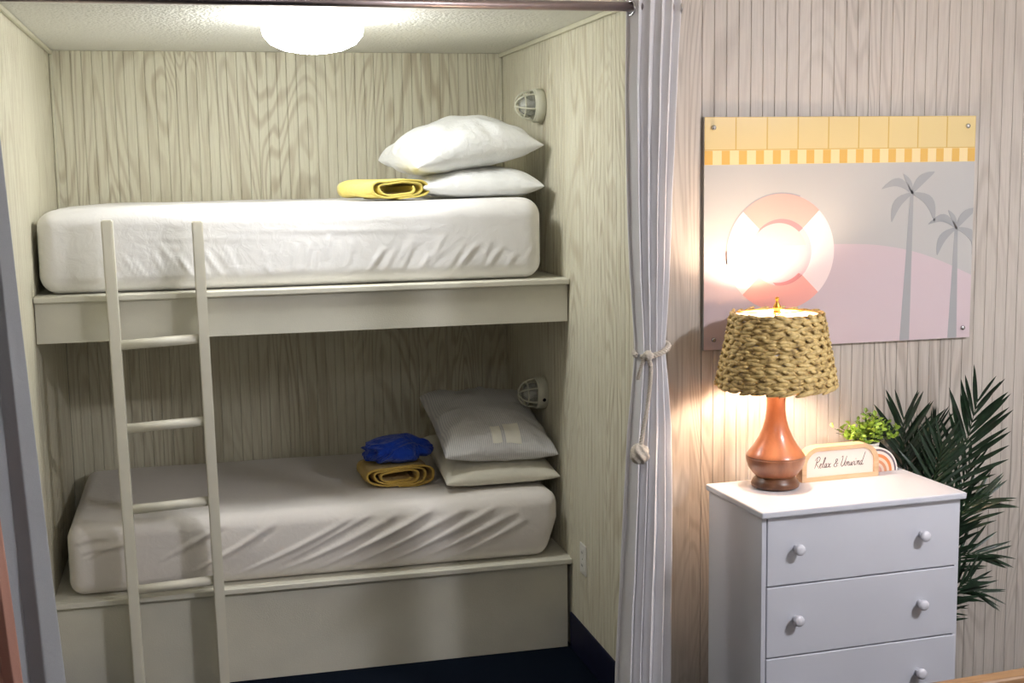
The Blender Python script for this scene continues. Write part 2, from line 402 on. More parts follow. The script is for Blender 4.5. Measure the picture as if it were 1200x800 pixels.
# ================================================================== BUNKS
def bunk(name, label, ztop, zbot, front_right):
    t = thing(name, label, 'bunk', (1.0, D / 2, zbot), group=None)
    def L(b):  # world-space bmesh to local
        bmesh.ops.translate(b, verts=b.verts[:], vec=(-1.0, -D / 2, -zbot)); return b
    obj('deck', L(box(0.002, W - .002, 0.0205, D - .001, ztop - .03, ztop)), 'bunk', t)
    obj('nosing', L(box(0.002, W - .002, -0.022, 0.02, ztop - .022, ztop, 0.005, 3)), 'bunk', t)
    obj('front_board', L(box(0.003, front_right, 0.0, 0.02, zbot, ztop - .0225, 0.002)), 'bunk_panel', t)
    return t
bunk('upper_bunk', 'cream painted upper bunk shelf with a shallow front board', ZU, ZB, W - .006)
bunk('lower_bunk', 'cream painted lower bunk base with a deep front panel to the floor', ZL, 0.001, W - .018)

# ---- mattresses
def ridge(X, Z, x0, z0, x1, z1, w, h, bow=0.0):
    d = np.array([x1 - x0, z1 - z0]); L = np.hypot(*d); d = d / L; n = np.array([-d[1], d[0]])
    s = ((X - x0) * d[0] + (Z - z0) * d[1]) / L; e = (X - x0) * n[0] + (Z - z0) * n[1] - bow * np.sin(np.pi * np.clip(s, 0, 1))
    tp_ = np.clip(np.sin(np.pi * np.clip(s, 0, 1)), 0, 1) ** 0.6
    ww = w * (0.6 + 0.6 * s)
    return h * tp_ * (np.exp(-(e / ww) ** 2) - 0.45 * np.exp(-((e + 1.9 * ww) / ww) ** 2))

def upper_disp(P, N):
    rs = np.random.RandomState(3)
    front = np.clip(-N[:, 1], 0, 1); Q = P.copy()
    X = P[:, 0]; Z = P[:, 2]; d = np.zeros(len(P))
    for x0 in np.concatenate([np.linspace(-0.68, -0.2, 12), np.linspace(-.12, .85, 26)]):
        x0 = x0 + rs.uniform(-.03, .03); z0 = -0.10 + rs.uniform(-.035, .02); ln = rs.uniform(.06, .13)
        lean = -0.6 if x0 < -.1 else (0.15 if x0 < .2 else .7)
        d += ridge(X, Z, x0, z0, x0 + ln * lean * rs.uniform(.6, 1.3), z0 + ln, rs.uniform(.005, .010), rs.uniform(.003, .006))
    for x0, z0 in ((-.35, .03), (.0, .05), (.3, .045)):
        d += ridge(X, Z, x0 - .3, z0 + .01, x0 + .3, z0, .012, .001)
    d += 0.004 * vnoise(P, (4, 4, 5), 1.3)
    Q[:, 1] -= front * d
    # a sag along the top and a slightly hanging corner
    top = np.clip(N[:, 2], 0, 1); Q[:, 2] += top * (0.006 * vnoise(P, (3, 4, 1), 5.0) - 0.012 * np.clip(-(X + .75) / .2, 0, 1))
    return Q

def lower_disp(P, N):
    rs = np.random.RandomState(11)
    front = np.clip(-N[:, 1], 0, 1); Q = P.copy(); X = P[:, 0]; Z = P[:, 2]; d = np.zeros(len(P))
    # long diagonal drag folds in the right two thirds
    for x0, z0, x1, z1, w, h in ((-.35, -.10, .12, .10, .010, .010), (-.22, -.11, .30, .10, .011, .011), (-.08, -.12, .45, .11, .012, .012), (.05, -.12, .58, .10, .012, .013),
                                 (.18, -.12, .68, .08, .011, .012), (.30, -.125, .78, .07, .011, .010), (.42, -.125, .82, .04, .010, .008), (-.5, -.07, -.18, .10, .011, .010), (-.56, .00, -.36, .115, .010, .008),
                                 (-.62, -.02, -.48, .06, .009, .007), (-.15, -.06, .20, .11, .008, .007), (.12, -.03, .45, .12, .008, .006), (.36, -.05, .70, .10, .008, .006)):
        d += ridge(X, Z, x0, z0, x1, z1, w, h, rs.uniform(-.012, .004))
    # tucked corner fold on the left
    for x0, z0, x1, z1 in ((-.90, .035, -.74, .05), (-.88, .015, -.70, .07), (-.92, .07, -.80, .09)):
        d += ridge(X, Z, x0, z0, x1, z1, .010, .008, .01)
    d += 0.005 * vnoise(P, (4, 4, 5), 2.3)
    Q[:, 1] -= front * d
    Q[:, 1] -= front * 0.012 * np.clip(1 - (Z / .14) ** 2, 0, 1)
    top = np.clip(N[:, 2], 0, 1); Q[:, 2] += top * (0.007 * vnoise(P, (3, 4, 1), 8.0))
    # the right end slopes in towards the bottom
    end = np.clip(X / .95, 0, 1) ** 6; Q[:, 0] -= end * 0.05 * np.clip(-(Z - .02) / .15, 0, 1)
    return Q

ZUM = 0.314
mu_ = obj('mattress', rounded_box(0.945, 0.50, ZUM / 2, 0.07, 190, 60, 44, upper_disp), 'sheet', None, (0.962, 0.528, ZU + ZUM / 2 + .001))
tag(mu_, 'thick white sheeted mattress on the upper bunk', 'mattress')
ZLM = 0.272
ml_ = obj('mattress', rounded_box(0.95, 0.505, ZLM / 2, 0.055, 200, 60, 44, lower_disp), 'sheet_low', None, (1.008, 0.535, ZL + ZLM / 2 + .001), (0, 0, 0))
tag(ml_, 'creased off-white sheeted mattress on the lower bunk', 'mattress')

# ---- ladder
lad = thing('bunk_ladder', 'cream wooden ladder with four rungs leaning on the bunks', 'ladder', (0.44, -0.07, 0))
def rail(xb, xt, ztop):
    b = bmesh.new(); hw, y0, y1 = 0.0195, -0.03, 0.035
    vs = [b.verts.new((x + sx * hw, y, z)) for (x, z) in ((xb, 0.001), (xt, ztop)) for sx, y in ((-1, y0), (1, y0), (1, y1), (-1, y1))]
    for f in ((0, 1, 5, 4), (1, 2, 6, 5), (2, 3, 7, 6), (3, 0, 4, 7), (3, 2, 1, 0), (4, 5, 6, 7)): b.faces.new([vs[i] for i in f])
    bmesh.ops.bevel(b, geom=b.edges[:], offset=0.004, segments=2, affect='EDGES')
    return b
obj('rail', rail(-0.142, -0.168, 1.785), 'ladder', lad)
obj('rail', rail(0.165, 0.143, 1.775), 'ladder', lad)
for z in (1.341, 1.035, 0.733, 0.428):
    f_ = z / 1.78
    xa = -0.142 - .026 * f_ + .018; xb = 0.165 - .022 * f_ - .018
    obj('rung', tube([(xa, 0, z - .006), (xb, 0, z + .006)], 0.018, 16), 'ladder', lad, smooth=True)

# ---- pillows
def pillow_mesh(hx, hy, h, seed, pinch=0.10, flat=0.75, wr=0.008, bend=0.0, n=64, ex=3.2):
    u, v = np.meshgrid(np.linspace(-1, 1, n), np.linspace(-1, 1, n), indexing='ij')
    # denser at the rim
    u = np.sin(u * np.pi / 2); v = np.sin(v * np.pi / 2)
    X = hx * u * (1 - pinch * (1 - v ** 2) * np.abs(u)); Y = hy * v * (1 - pinch * (1 - u ** 2) * np.abs(v))
    T = h * np.clip((1 - np.abs(u) ** ex) * (1 - np.abs(v) ** ex), 0, 1) ** 0.45
    fl_ = np.stack([X, Y, T * 0], -1).reshape(-1, 3)
    rad = np.arctan2(v, u).reshape(-1); edge = (np.maximum(np.abs(u), np.abs(v)) ** 2).reshape(-1)
    w1 = np.array([noise.noise(Vector((math.cos(a) * 5 + seed, math.sin(a) * 5, p[0] * 3))) for a, p in zip(rad, fl_)])
    w2 = np.array([noise.noise(Vector((p[0] * 9 + seed, p[1] * 9, seed * 1.7))) for p in fl_])
    rim = (T.reshape(-1) / h)
    dz = (wr * w1 * edge * 1.6 + wr * w2) * np.clip(rim * 2.5, 0, 1)
    out = []
    bz = (bend * (u ** 2)).reshape(-1)
    top = np.stack([fl_[:, 0], fl_[:, 1], T.reshape(-1) + dz + bz], -1)
    bot = np.stack([fl_[:, 0], fl_[:, 1], -np.minimum(T.reshape(-1), h * flat) * flat - dz * .4 + bz], -1)
    nv = n * n; F = []
    for i in range(n - 1):
        for j in range(n - 1):
            a = i * n + j; F.append((a, a + n, a + n + 1, a + 1)); F.append((nv + a, nv + a + 1, nv + a + n + 1, nv + a + n))
    me = bpy.data.meshes.new('pillow'); me.from_pydata(np.vstack([top, bot]).tolist(), [], F)
    b = bmesh.new(); b.from_mesh(me); bmesh.ops.remove_doubles(b, verts=b.verts[:], dist=2e-4); bmesh.ops.recalc_face_normals(b, faces=b.faces[:]); b.to_mesh(me); b.free()
    for p in me.polygons: p.use_smooth = True
    return me
R = math.radians
ZT = ZU + ZUM + .001
p1 = obj('pillow', pillow_mesh(.245, .33, .075, 1.0, .05, .75, .006), 'pillow', None, (1.712, .48, ZT + .058), (R(2), 0, R(-2)))
tag(p1, 'flatter white pillow directly on the upper mattress', 'pillow')
p2 = obj('pillow', pillow_mesh(.272, .27, .118, 4.0, .07, .85, .018, -.03, 80, 2.2), 'pillow', None, (1.652, .43, ZT + .217), (R(4), R(-9), R(8)))
tag(p2, 'plump white pillow on top of the upper bunk pair', 'pillow')
ZT2 = ZL + ZLM + .001
p3 = obj('pillow', pillow_mesh(.238, .32, .065, 7.0, .05, .75, .006), 'pillow_low', None, (1.748, .42, ZT2 + .068), (R(5), R(0), R(0)))
tag(p3, 'plain cream pillow lying on the lower mattress', 'pillow')
p4 = obj('pillow', pillow_mesh(.236, .32, .09, 9.0, .05, .8, .011), 'pillow_stripe', None, (1.748, .42, ZT2 + .212), (R(13), R(2), R(0)))
tag(p4, 'grey striped plastic wrapped pillow with two paper labels on lower bunk', 'pillow')

# ---- folded blankets
def folded(wid, hei, dep, turns, gap, thick, seed, n=150, flare=0.0):
    """a sheet folded round and round: flattened spiral extruded along +y"""
    pts = []
    tot = turns * 2 * math.pi
    for i in range(n):
        a = tot * i / (n - 1); k = 1 - gap * a / (2 * math.pi)
        c, s_ = math.cos(a + 1.5 * math.pi), math.sin(a + 1.5 * math.pi)
        ex = 0.45
        x = wid / 2 * k * math.copysign(abs(c) ** ex, c) if True else 0
        z = hei / 2 * k * math.copysign(abs(s_) ** .75, s_)
        pts.append((x, z))
    P = np.zeros((n, 14, 3))
    for i, (x, z) in enumerate(pts):
        for j in range(14):
            f_ = j / 13
            wob = 0.006 * noise.noise(Vector((x * 14 + seed, z * 20, f_ * 2))) * (1 + flare * (1 - f_))
            P[i, j] = (x + wob * 1.5 + .006 * noise.noise(Vector((i * .05, seed, f_ * 3))), -dep / 2 + f_ * dep + 0.01 * noise.noise(Vector((i * .06, seed, 2))), z + wob)
    me = grid_mesh(P)
    return me
def add_solid(o, t, off=0.0):
    m = o.modifiers.new('thickness', 'SOLIDIFY'); m.thickness = t; m.offset = off; return o
yb = obj('folded_blanket', folded(.28, .066, .28, 2.3, .24, .008, 2.0), 'yellow', None, (1.30, .25, ZT + .046), (0, R(-1), R(22)))
add_solid(yb, .007, -1); tag(yb, 'folded yellow blanket beside the pillows on the upper bunk', 'blanket')
mb = obj('folded_blanket', folded(.30, .074, .22, 3.2, .20, .008, 5.0), 'mustard', None, (1.333, .37, ZT2 + .049), (0, 0, R(4)))
add_solid(mb, .007, -1); tag(mb, 'folded mustard blanket under the blue one on the lower bunk', 'blanket')
# crumpled blue bundle
b = bmesh.new(); bmesh.ops.create_icosphere(b, subdivisions=6, radius=1.0)
for v in b.verts:
    p = v.co.copy(); zz = p.z
    p = Vector((p.x * .128, p.y * .11, p.z * .056))
    w = Vector((p.x * 9 + 3, p.y * 9, p.z * 16))
    w2 = w + Vector((noise.noise(w * .9), noise.noise(w * .9 + Vector((7, 1, 2))), noise.noise(w * .9 + Vector((1, 9, 4))))) * 1.1
    rdg = 1 - abs(noise.noise(w2)) * 2.2; rdg2 = 1 - abs(noise.noise(w2 * 2.1)) * 2
    k = 1 + .16 * rdg + .08 * rdg2
    p = Vector((p.x * k, p.y * k, p.z * k * (1.0 if zz > 0 else .72)))
    if zz < 0 and p.x < -.06: p.x -= .03 * (-zz)
    v.co = p
bl = obj('crumpled_blanket', b, 'blue', None, (1.355, .385, ZT2 + .093 + .042), (0, 0, R(8)), smooth=True)
tag(bl, 'crumpled royal blue blanket on top of the mustard one', 'blanket')

# labels on the striped pillow
def pillow_patch(name, x0, x1, y0, y1, src, lift):
    me = src.data; nb = 8
    from mathutils.bvhtree import BVHTree
    bmx = bmesh.new(); bmx.from_mesh(me); tr = BVHTree.FromBMesh(bmx); bmx.free()
    P = np.zeros((nb, nb, 3))
    for i in range(nb):
        for j in range(nb):
            x = x0 + (x1 - x0) * i / (nb - 1); y = y0 + (y1 - y0) * j / (nb - 1)
            hit = tr.ray_cast(Vector((x, y, .5)), Vector((0, 0, -1)))
            P[i, j] = (x, y, hit[0].z + lift)
    o = obj(name, grid_mesh(P), 'paper', src); return o
pillow_patch('paper_label', -.035, .005, -.285, -.20, p4, .003)
pillow_patch('paper_label', .02, .085, -.29, -.19, p4, .003)

# ================================================================== CAGED WALL LIGHTS
def caged(label, y, z, roll, hole):
    t = thing('caged_wall_light', label, 'wall light', (W, y, z), (roll, 0, 0), 'caged lights on the pillow end wall')
    Rm = Matrix.Rotation(-math.pi / 2, 4, 'Y')   # local +z -> world -x
    def put(name, b, m, sm=True):
        me = mesh_of(b, sm); me.transform(Rm); return obj(name, me, m, t)
    put('base', lathe([(0, 0.0005), (.066, .0005), (.07, .004), (.07, .036), (.066, .04), (.058, .041), (.057, .034), (0, .034)], 36), 'cage')
    put('glass_dome', lathe([(.040, .035), (.041, .06), (.036, .082), (.024, .097), (0, .103)], 28), 'glass')
    put('bulb', lathe([(0, .036), (.013, .037), (.014, .05), (.02, .062), (.02, .072), (.012, .082), (0, .086)], 20), 'white_plastic')
    put('ring', tube([(.062 * math.cos(a), .062 * math.sin(a), .041) for a in [2 * math.pi * i / 40 for i in range(40)]], .005, 8, closed=True), 'cage')
    for k in range(3):
        a = math.pi * k / 3 + .26
        arc = [(.061 * math.cos(s_) ** 0.8 * sg, .042 + .074 * math.sin(s_)) for sg, s_ in [(1, x) for x in np.linspace(0.0, math.pi / 2 - .01, 9)] + [(-1, x) for x in np.linspace(math.pi / 2 - .01, 0.0, 9)]]
        put('cage_bar', tube([(r_ * math.cos(a), r_ * math.sin(a), z_) for r_, z_ in arc], .0036, 8), 'cage')
    put('cage_hoop', tube([(.050 * math.cos(a_), .050 * math.sin(a_), .083) for a_ in [2 * math.pi * i / 40 for i in range(40)]], .0034, 8, closed=True), 'cage')
    if hole:
        h = bmesh.new(); bmesh.ops.create_uvsphere(h, u_segments=10, v_segments=6, radius=.008)
        me = mesh_of(h, True); obj('conduit_hole', me, 'dark_hole', t, (-.02, -.069, 0))
    return t
caged('caged bulkhead light above the pillows of the upper bunk', .36, 2.205, 0, False)
caged('caged bulkhead light in shade above the lower bunk pillows', .38, 0.995, R(18), True)

# outlet
ot = thing('wall_outlet', 'white wall outlet plate beside the lower bunk', 'outlet', (W, -.175, .42))
obj('plate', box(-.006, -.0005, -.04, .04, -.061, .061, .0025), 'white_plastic', ot)
for dz in (.026, -.026):
    s_ = obj('socket', box(-.0085, -.0061, -.017, .017, dz - .017, dz + .017, .001), 'white_plastic', ot)
    for dy in (-.006, .006): obj('slot', box(-.0092, -.0086, dy - .0012, dy + .0012, dz - .003, dz + .006), 'dark_hole', s_)
obj('screw', box(-.0072, -.0061, -.003, .003, -.003, .003, .001), 'steel', ot)

# ================================================================== CEILING LIGHTS
def dome_light(label, x, y, glow, ZC=ZR2):
    t = thing('ceiling_light', label, 'ceiling light', (x, y, ZC - .001))
    obj('pan', lathe([(0, 0), (.150, 0), (.152, -.004), (.150, -.018), (.140, -.022), (0, -.022)], 48), 'cage', t, smooth=False)
    obj('glass_dome', lathe([(.136, -.0225), (.165, -.028), (.177, -.044), (.172, -.068), (.148, -.096), (.104, -.116), (.05, -.126), (0, -.128)], 56), glow, t, smooth=True)
dome_light('glowing white dome light on the alcove ceiling', 1.005, -0.25, 'alcove_glow', ZC)
dome_light('dome light on the room ceiling outside the frame near the right wall', 3.4, -3.05, 'room_glow')
dome_light('dome light on the room ceiling above the viewer', 0.9, -3.9, 'view_glow')

# ================================================================== CURTAINS AND ROD
YC, ZR = -1.0, 2.432
rod = thing('curtain_rod', 'brushed metal curtain rod across the top of the alcove', 'curtain rod', (0, YC, ZR))
obj('pole', tube([(-.45, 0, 0), (2.03, 0, 0)], .0145, 20), 'rod', rod, smooth=True)
for x in (-.36, 2.02):
    bk = obj('bracket', box(x - .012, x + .012, .016, YW - YC - .010, -.012, .012, .003), 'rod', rod)
    obj('bracket_plate', box(x - .02, x + .02, YW - YC - .014, YW - YC - .0095, -.035, .035, .002), 'rod', bk)
obj('end_cap', lathe([(0, 0), (.019, .002), (.021, .012), (.015, .022), (0, .024)], 20), 'rod', rod, (2.03, 0, 0), (0, R(90), 0), smooth=True)

def curtain_mesh(edges, amp, nf, zt, zb, ns, nz, yoff, seed, phase=0.0, bulge=0.0):
    """edges(z)->(xl,xr); amp(z) depth of the pleats"""
    P = np.zeros((ns, nz, 3))
    for j in range(nz):
        z = zt + (zb - zt) * j / (nz - 1); xl, xr = edges(z); a = amp(z); f = j / (nz - 1)
        for i in range(ns):
            s = i / (ns - 1)
            ph = 2 * math.pi * nf * s + phase + 1.9 * noise.noise(Vector((s * 3 + seed, f * 1.3, seed))) * (.3 + f)
            am = a * (0.75 + 0.5 * noise.noise(Vector((s * 4, seed, f * .8))))
            x = xl + (xr - xl) * s + .30 * (xr - xl) / nf * math.sin(2 * ph) * .15
            P[i, j] = (x, yoff - bulge * math.sqrt(max(0, 1 - (2 * s - 1) ** 2)) + am * math.sin(ph) + .004 * noise.noise(Vector((s * 8, z * 6, seed))), z)
    return P
def interp(z, tab):
    zs = [t[0] for t in tab][::-1]
    return [float(np.interp(z, zs, [t[k] for t in tab][::-1])) for k in range(1, len(tab[0]))]
rt = [(2.475, 1.906, 2.085), (2.2, 1.900, 2.070), (1.9, 1.903, 2.055), (1.6, 1.912, 2.043), (1.43, 1.925, 2.032), (1.355, 1.929, 2.028), (1.28, 1.922, 2.036), (1.1, 1.903, 2.05), (.8, 1.885, 2.055), (.3, 1.858, 2.050), (0.02, 1.848, 2.046)]
ra = [(2.475, .016), (1.9, .017), (1.45, .013), (1.355, .010), (1.25, .012), (.9, .017), (0.02, .022)]
cur = thing('tied_curtain', 'pale lavender-grey curtain tied back with a cream rope', 'curtain', (1.98, YC, 0.02))
c1 = obj('cloth', grid_mesh(curtain_mesh(lambda z: interp(z, rt), lambda z: interp(z, ra)[0], 5.0, 2.475, 0.02, 190, 110, .015, 3.0, 0.0, .04)), 'curtain', cur, (-1.98, 0, -.02))
add_solid(c1, .0025, 0)
# rod pocket rings
for x in (1.915, 1.955, 1.995, 2.035, 2.07):
    obj('grommet', tube([(0, .021 * math.cos(a), .021 * math.sin(a)) for a in [2 * math.pi * i / 28 for i in range(28)]], .0035, 8, closed=True), 'steel', cur, (x - 1.98, 0, ZR - .02 - .004), (0, 0, R(12)), smooth=True)
# rope tie
tie = thing('curtain_tie', 'twisted cream rope tie with a round tassel knot on the curtain', 'curtain tie', (1.98, YC, 1.36))
def twisted(path, r, pitch):
    b = bmesh.new(); P = smooth_path(path, 10); n = len(P)
    acc = 0; ang = []
    for i in range(n):
        if i: acc += (P[i] - P[i - 1]).length
        ang.append(acc / pitch * 2 * math.pi)
    for k in range(3):
        Q = []; up = None
        for i in range(n):
            t_ = (P[min(i + 1, n - 1)] - P[max(i - 1, 0)]).normalized()
            if up is None: up = t_.orthogonal().normalized()
            up = (up - t_ * up.dot(t_)).normalized(); s_ = t_.cross(up); a = ang[i] + k * 2 * math.pi / 3
            Q.append(P[i] + (up * math.cos(a) + s_ * math.sin(a)) * r * .55)
        tube(Q, r * .58, 6, b)
    return b
loop = []
for i in range(18):
    a = R(215) + R(330) * i / 17
    loop.append((.055 * math.cos(a) - .002, .046 * math.sin(a) - .006, .012 * math.sin(a * 1.0 + .4) + .01 * math.cos(a)))
obj('rope_loop', twisted(loop, .0085, .03), 'rope', tie, smooth=True)
b = bmesh.new(); bmesh.ops.create_uvsphere(b, u_segments=14, v_segments=10, radius=.017)
for v in b.verts: v.co *= 1 + .18 * noise.noise(v.co * 130)
obj('knot', b, 'rope', tie, (-.032, -.058, -.012), smooth=True)
obj('rope_tail', twisted([(-.032, -.06, -.015), (-.026, -.066, -.06), (-.034, -.066, -.15), (-.052, -.066, -.25), (-.060, -.066, -.30)], .0075, .028), 'rope', tie, smooth=True)
obj('rope_tail', twisted([(-.036, -.055, -.01), (-.05, -.05, -.04), (-.058, -.03, -.09)], .006, .026), 'rope', tie, smooth=True)
b = bmesh.new(); bmesh.ops.create_icosphere(b, subdivisions=4, radius=.03)
for v in b.verts:
    a = math.atan2(v.co.y, v.co.x); v.co *= 1 + .10 * math.sin(a * 6 + v.co.z * 180) + .05 * noise.noise(v.co * 90)
    v.co.z *= 1.05
obj('tassel_knot', b, 'rope', tie, (-.064, -.066, -.325), smooth=True)

# left curtain
lt = [(2.475, -.34, .030), (2.0, -.34, .056), (1.5, -.34, .078), (1.0, -.34, .104), (.45, -.34, .135), (0.02, -.34, .160)]
cur2 = thing('shade_toned_curtain', 'curtain at the left edge of the alcove, its blue-grey darkened for shade', 'curtain', (-.1, YC, .02))
c2 = obj('cloth', grid_mesh(curtain_mesh(lambda z: interp(z, lt), lambda z: .016 + .010 * (2.4 - z) / 2.4, 5.0, 2.475, 0.02, 200, 60, 0, 9.0, 0.6)), 'curtain_shaded', cur2, (.1, 0, -.02))
add_solid(c2, .0025, 0)
for x in (-.28, -.2, -.12, -.04):
    obj('grommet', tube([(0, .021 * math.cos(a), .021 * math.sin(a)) for a in [2 * math.pi * i / 28 for i in range(28)]], .0035, 8, closed=True), 'steel', cur2, (x + .1, 0, ZR - .02 - .004), (0, 0, R(12)), smooth=True)
pt_ = [(1.35, -.30, -.06), (1.2, -.30, -.008), (.9, -.30, .012), (.45, -.30, .042), (0.02, -.30, .065)]
pc = obj('peach_cloth', grid_mesh(curtain_mesh(lambda z: interp(z, pt_), lambda z: .022, 5.0, 1.35, 0.02, 120, 40, -1.12, 14.0)), 'peach')
add_solid(pc, .0025, 0); tag(pc, 'peach cloth hanging in front of the left curtain at lower left', 'cloth')

# ================================================================== POSTER
px0, px1, pz0, pz1 = 2.2345, 3.2565, 1.3185, 2.1035
PWD, PHT = px1 - px0, pz1 - pz0
po = thing('wall_poster', 'pastel lifebuoy and palm poster panel screwed to the wall above the lamp', 'poster', (px0, YW - .012, pz0))
obj('panel', box(0, PWD, -.004, .004, 0, PHT, .001), 'p_sky', po)
F0 = -.0042
def decal(name, pts, m, layer=1, parent=po):
    o = obj(name, prism(pts, F0 - .0003 * layer, F0 + .0001), m, parent); return o
def rect(x0, x1, z0, z1): return [(x0, z0), (x1, z0), (x1, z1), (x0, z1)]
zt_, zs_ = 1.992 - pz0, 1.944 - pz0
gr = decal('grout_band', rect(.001, PWD - .001, zt_, PHT - .001), 'p_grout', 1)
for i in range(9):
    x0 = PWD * i / 9; decal('tile', rect(x0 + .0025, x0 + PWD / 9 - .0025, zt_ + .003, PHT - .003), 'p_tile', 2, gr)
cb = decal('stripe_band', rect(.001, PWD - .001, zs_, zt_), 'p_cream', 1)
for i in range(17):
    x0 = PWD * (i * 2) / 33; decal('stripe', rect(x0 + .001, x0 + PWD / 33 - .001, zs_ + .001, zt_ - .001), 'p_stripe', 2, cb)
# hill
hp = [(.001, .001), (PWD - .001, .001)]
hill_ctrl = [(PWD - .001, 1.543 - pz0), (3.13 - px0, 1.598 - pz0), (3.013 - px0, 1.636 - pz0), (2.88 - px0, 1.660 - pz0), (2.755 - px0, 1.667 - pz0), (2.6 - px0, 1.668 - pz0), (2.4 - px0, 1.662 - pz0), (.001, 1.645 - pz0)]
hp += [(p.x, p.y) for p in smooth_path([(x, z, 0) for x, z in hill_ctrl], 6)]
decal('hill', hp, 'p_hill', 1)
# lifebuoy ring
rcx, rcz, Ro, Ri = 2.517 - px0, 1.645 - pz0, .199, .114
def arc_pts(cx, cz, r, a0, a1, n=24): return [(cx + r * math.cos(a0 + (a1 - a0) * i / n), cz + r * math.sin(a0 + (a1 - a0) * i / n)) for i in range(n + 1)]
segs = [(45, 135, 'p_ring'), (135, 225, 'p_ringw'), (225, 315, 'p_ring'), (315, 405, 'p_ringw')]
for a0, a1, m in segs:
    decal('ring_segment', arc_pts(rcx, rcz, Ro, R(a0), R(a1)) + arc_pts(rcx, rcz, Ri, R(a1), R(a0)), m, 2)
for a0, a1, m in ((45, 135, 'p_shade'), (-45, 45, 'p_shadew'), (-100, -45, 'p_shade')):
    decal('ring_inner_edge', arc_pts(rcx, rcz, Ri, R(a0), R(a1), 18) + arc_pts(rcx - .010, rcz - .008 if a0 >= -45 else rcz + .004, Ri - .006, R(a1), R(a0), 18), m, 2)
decal('ring_outer_edge', arc_pts(rcx, rcz, Ro, R(70), R(190), 24) + arc_pts(rcx - .0, rcz, Ro + .005, R(190), R(70), 24), 'p_ghost', 1)
# palms
def palm_print(cx, cz, base_x, s, clip):
    th = lambda f: .011 + .012 * f
    pts = []
    top = cz - .01
    trunk = [(cx - .006, cz), (cx + .006, cz), (base_x + .019 * s, .002), (base_x - .019 * s, .002)]
    t_ = decal('palm_trunk', trunk, 'p_ghost', 2)
    for ang, ln, bow, wd in ((172, .118, .030, .019), (40, .112, .012, .020), (-48, .135, .030, .022), (232, .125, .022, .020), (118, .075, .006, .012)):
        a = R(ang); d = Vector((math.cos(a), math.sin(a))); n_ = Vector((-d.y, d.x)); 
        if d.x < 0: n_ = -n_
        up_, lo_ = [], []
        for i in range(9):
            f = i / 8; c_ = Vector((cx, cz)) + d * ln * s * f + n_ * bow * s * math.sin(math.pi * f); w = 1.3 * wd * s * math.sin(math.pi * min(1, f * .93 + .05)) ** .8
            up_.append(c_ + n_ * w * .6); lo_.append(c_ - n_ * w * .6)
        poly = [(min(p.x, clip), p.y) for p in up_ + lo_[::-1]]
        cl = [poly[0]]
        for p in poly[1:]:
            if (Vector(p) - Vector(cl[-1])).length > 1e-4: cl.append(p)
        decal('palm_frond_print', cl, 'p_ghost', 3, po)
palm_print(3.012 - px0, 1.838 - pz0, 2.995 - px0, 1.0, PWD - .001)
palm_print(3.190 - px0, 1.712 - pz0, 3.185 - px0, .95, PWD - .001)
for x, z in ((.033, PHT - .036), (PWD - .033, PHT - .036), (.036, .036), (PWD - .030, .036)):
    obj('screw', lathe([(0, -.012), (.007, -.011), (.0085, -.008), (.0085, 0), (0, 0)], 16), 'steel', po, (x, F0 + .0095 - .0065, z), (R(-90), 0, 0), smooth=True)

# ================================================================== DRESSER
DT, DH, DWD, DDP = .05, .89, .731, .397
dr = thing('dresser', 'white three-drawer dresser with round white knobs', 'dresser', (2.21, -1.343, 0), (0, 0, DT))
b = bmesh.new()
sec = [(0, -.022), (.012, -.018), (.012, -.0175)]
obj('top', box(0, DWD, 0, DDP, DH - .022, DH, .007, 3), 'dresser', dr)
x0, x1, y0, y1 = .011, DWD - .011, .02, DDP - .004
for xa, xb in ((x0, x0 + .016), (x1 - .016, x1)): obj('side_panel', box(xa, xb, y0, y1, .001, DH - .0225, .0015), 'dresser', dr)
obj('back_panel', box(x0 + .0165, x1 - .0165, y1 - .006, y1, .03, DH - .0225), 'dresser', dr)
obj('plinth', box(x0 + .0165, x1 - .0165, y0 + .02, y0 + .035, .001, .18), 'dresser', dr)
obj('gap_shade_sheet', box(x0 + .0165, x1 - .0165, y0 + .022, y0 + .03, .182, DH - .0225), 'gap_shade', dr)  # dark sheet behind the drawers, colours their gaps as shade
zb_ = [.872 - .006, .6425, .412, .183]
for i in range(3):
    d_ = obj('drawer', box(x0 + .019, x1 - .004, y0 - .001, y0 + .0215, zb_[i + 1] + .004, zb_[i], .004, 3), 'dresser', dr)
    zc_ = (zb_[i] + zb_[i + 1]) / 2 + .008
    for kx in (.128, .575):
        obj('knob', lathe([(0, 0), (.010, 0), (.009, .008), (.010, .013), (.0155, .019), (.0178, .026), (.0165, .032), (.0105, .0355), (0, .0365)], 24), 'knob', d_, (kx, y0 - .001, zc_), (R(90), 0, 0), smooth=True)

# ================================================================== TABLE LAMP
LX, LY, LZ = 2.392, -1.052, DH + .0005
lp = thing('table_lamp', 'turned wood table lamp with a braided grass shade', 'lamp', (LX, LY, LZ))
obj('foot', lathe([(0, 0), (.070, 0), (.077, .005), (.079, .013), (.073, .026), (.066, .033), (.064, .038), (0, .038)], 48), 'lampfoot', lp, smooth=True)
obj('bowl', lathe([(0, .0382), (.064, .0382), (.074, .048), (.087, .066), (.094, .085), (.0965, .1), (.0965, .103), (0, .103)], 48), 'lampwood', lp, smooth=True)
obj('neck', lathe([(0, .1032), (.0965, .1032), (.0945, .109), (.086, .121), (.070, .142), (.055, .168), (.043, .196), (.035, .226), (.031, .256), (.0305, .28), (.032, .302), (.036, .322), (.034, .3235), (0, .3235)], 48), 'lampwood', lp, smooth=True)
obj('socket', lathe([(0, .3237), (.014, .3237), (.018, .332), (.018, .405), (.014, .408), (0, .408)], 24), 'brass', lp, smooth=True)
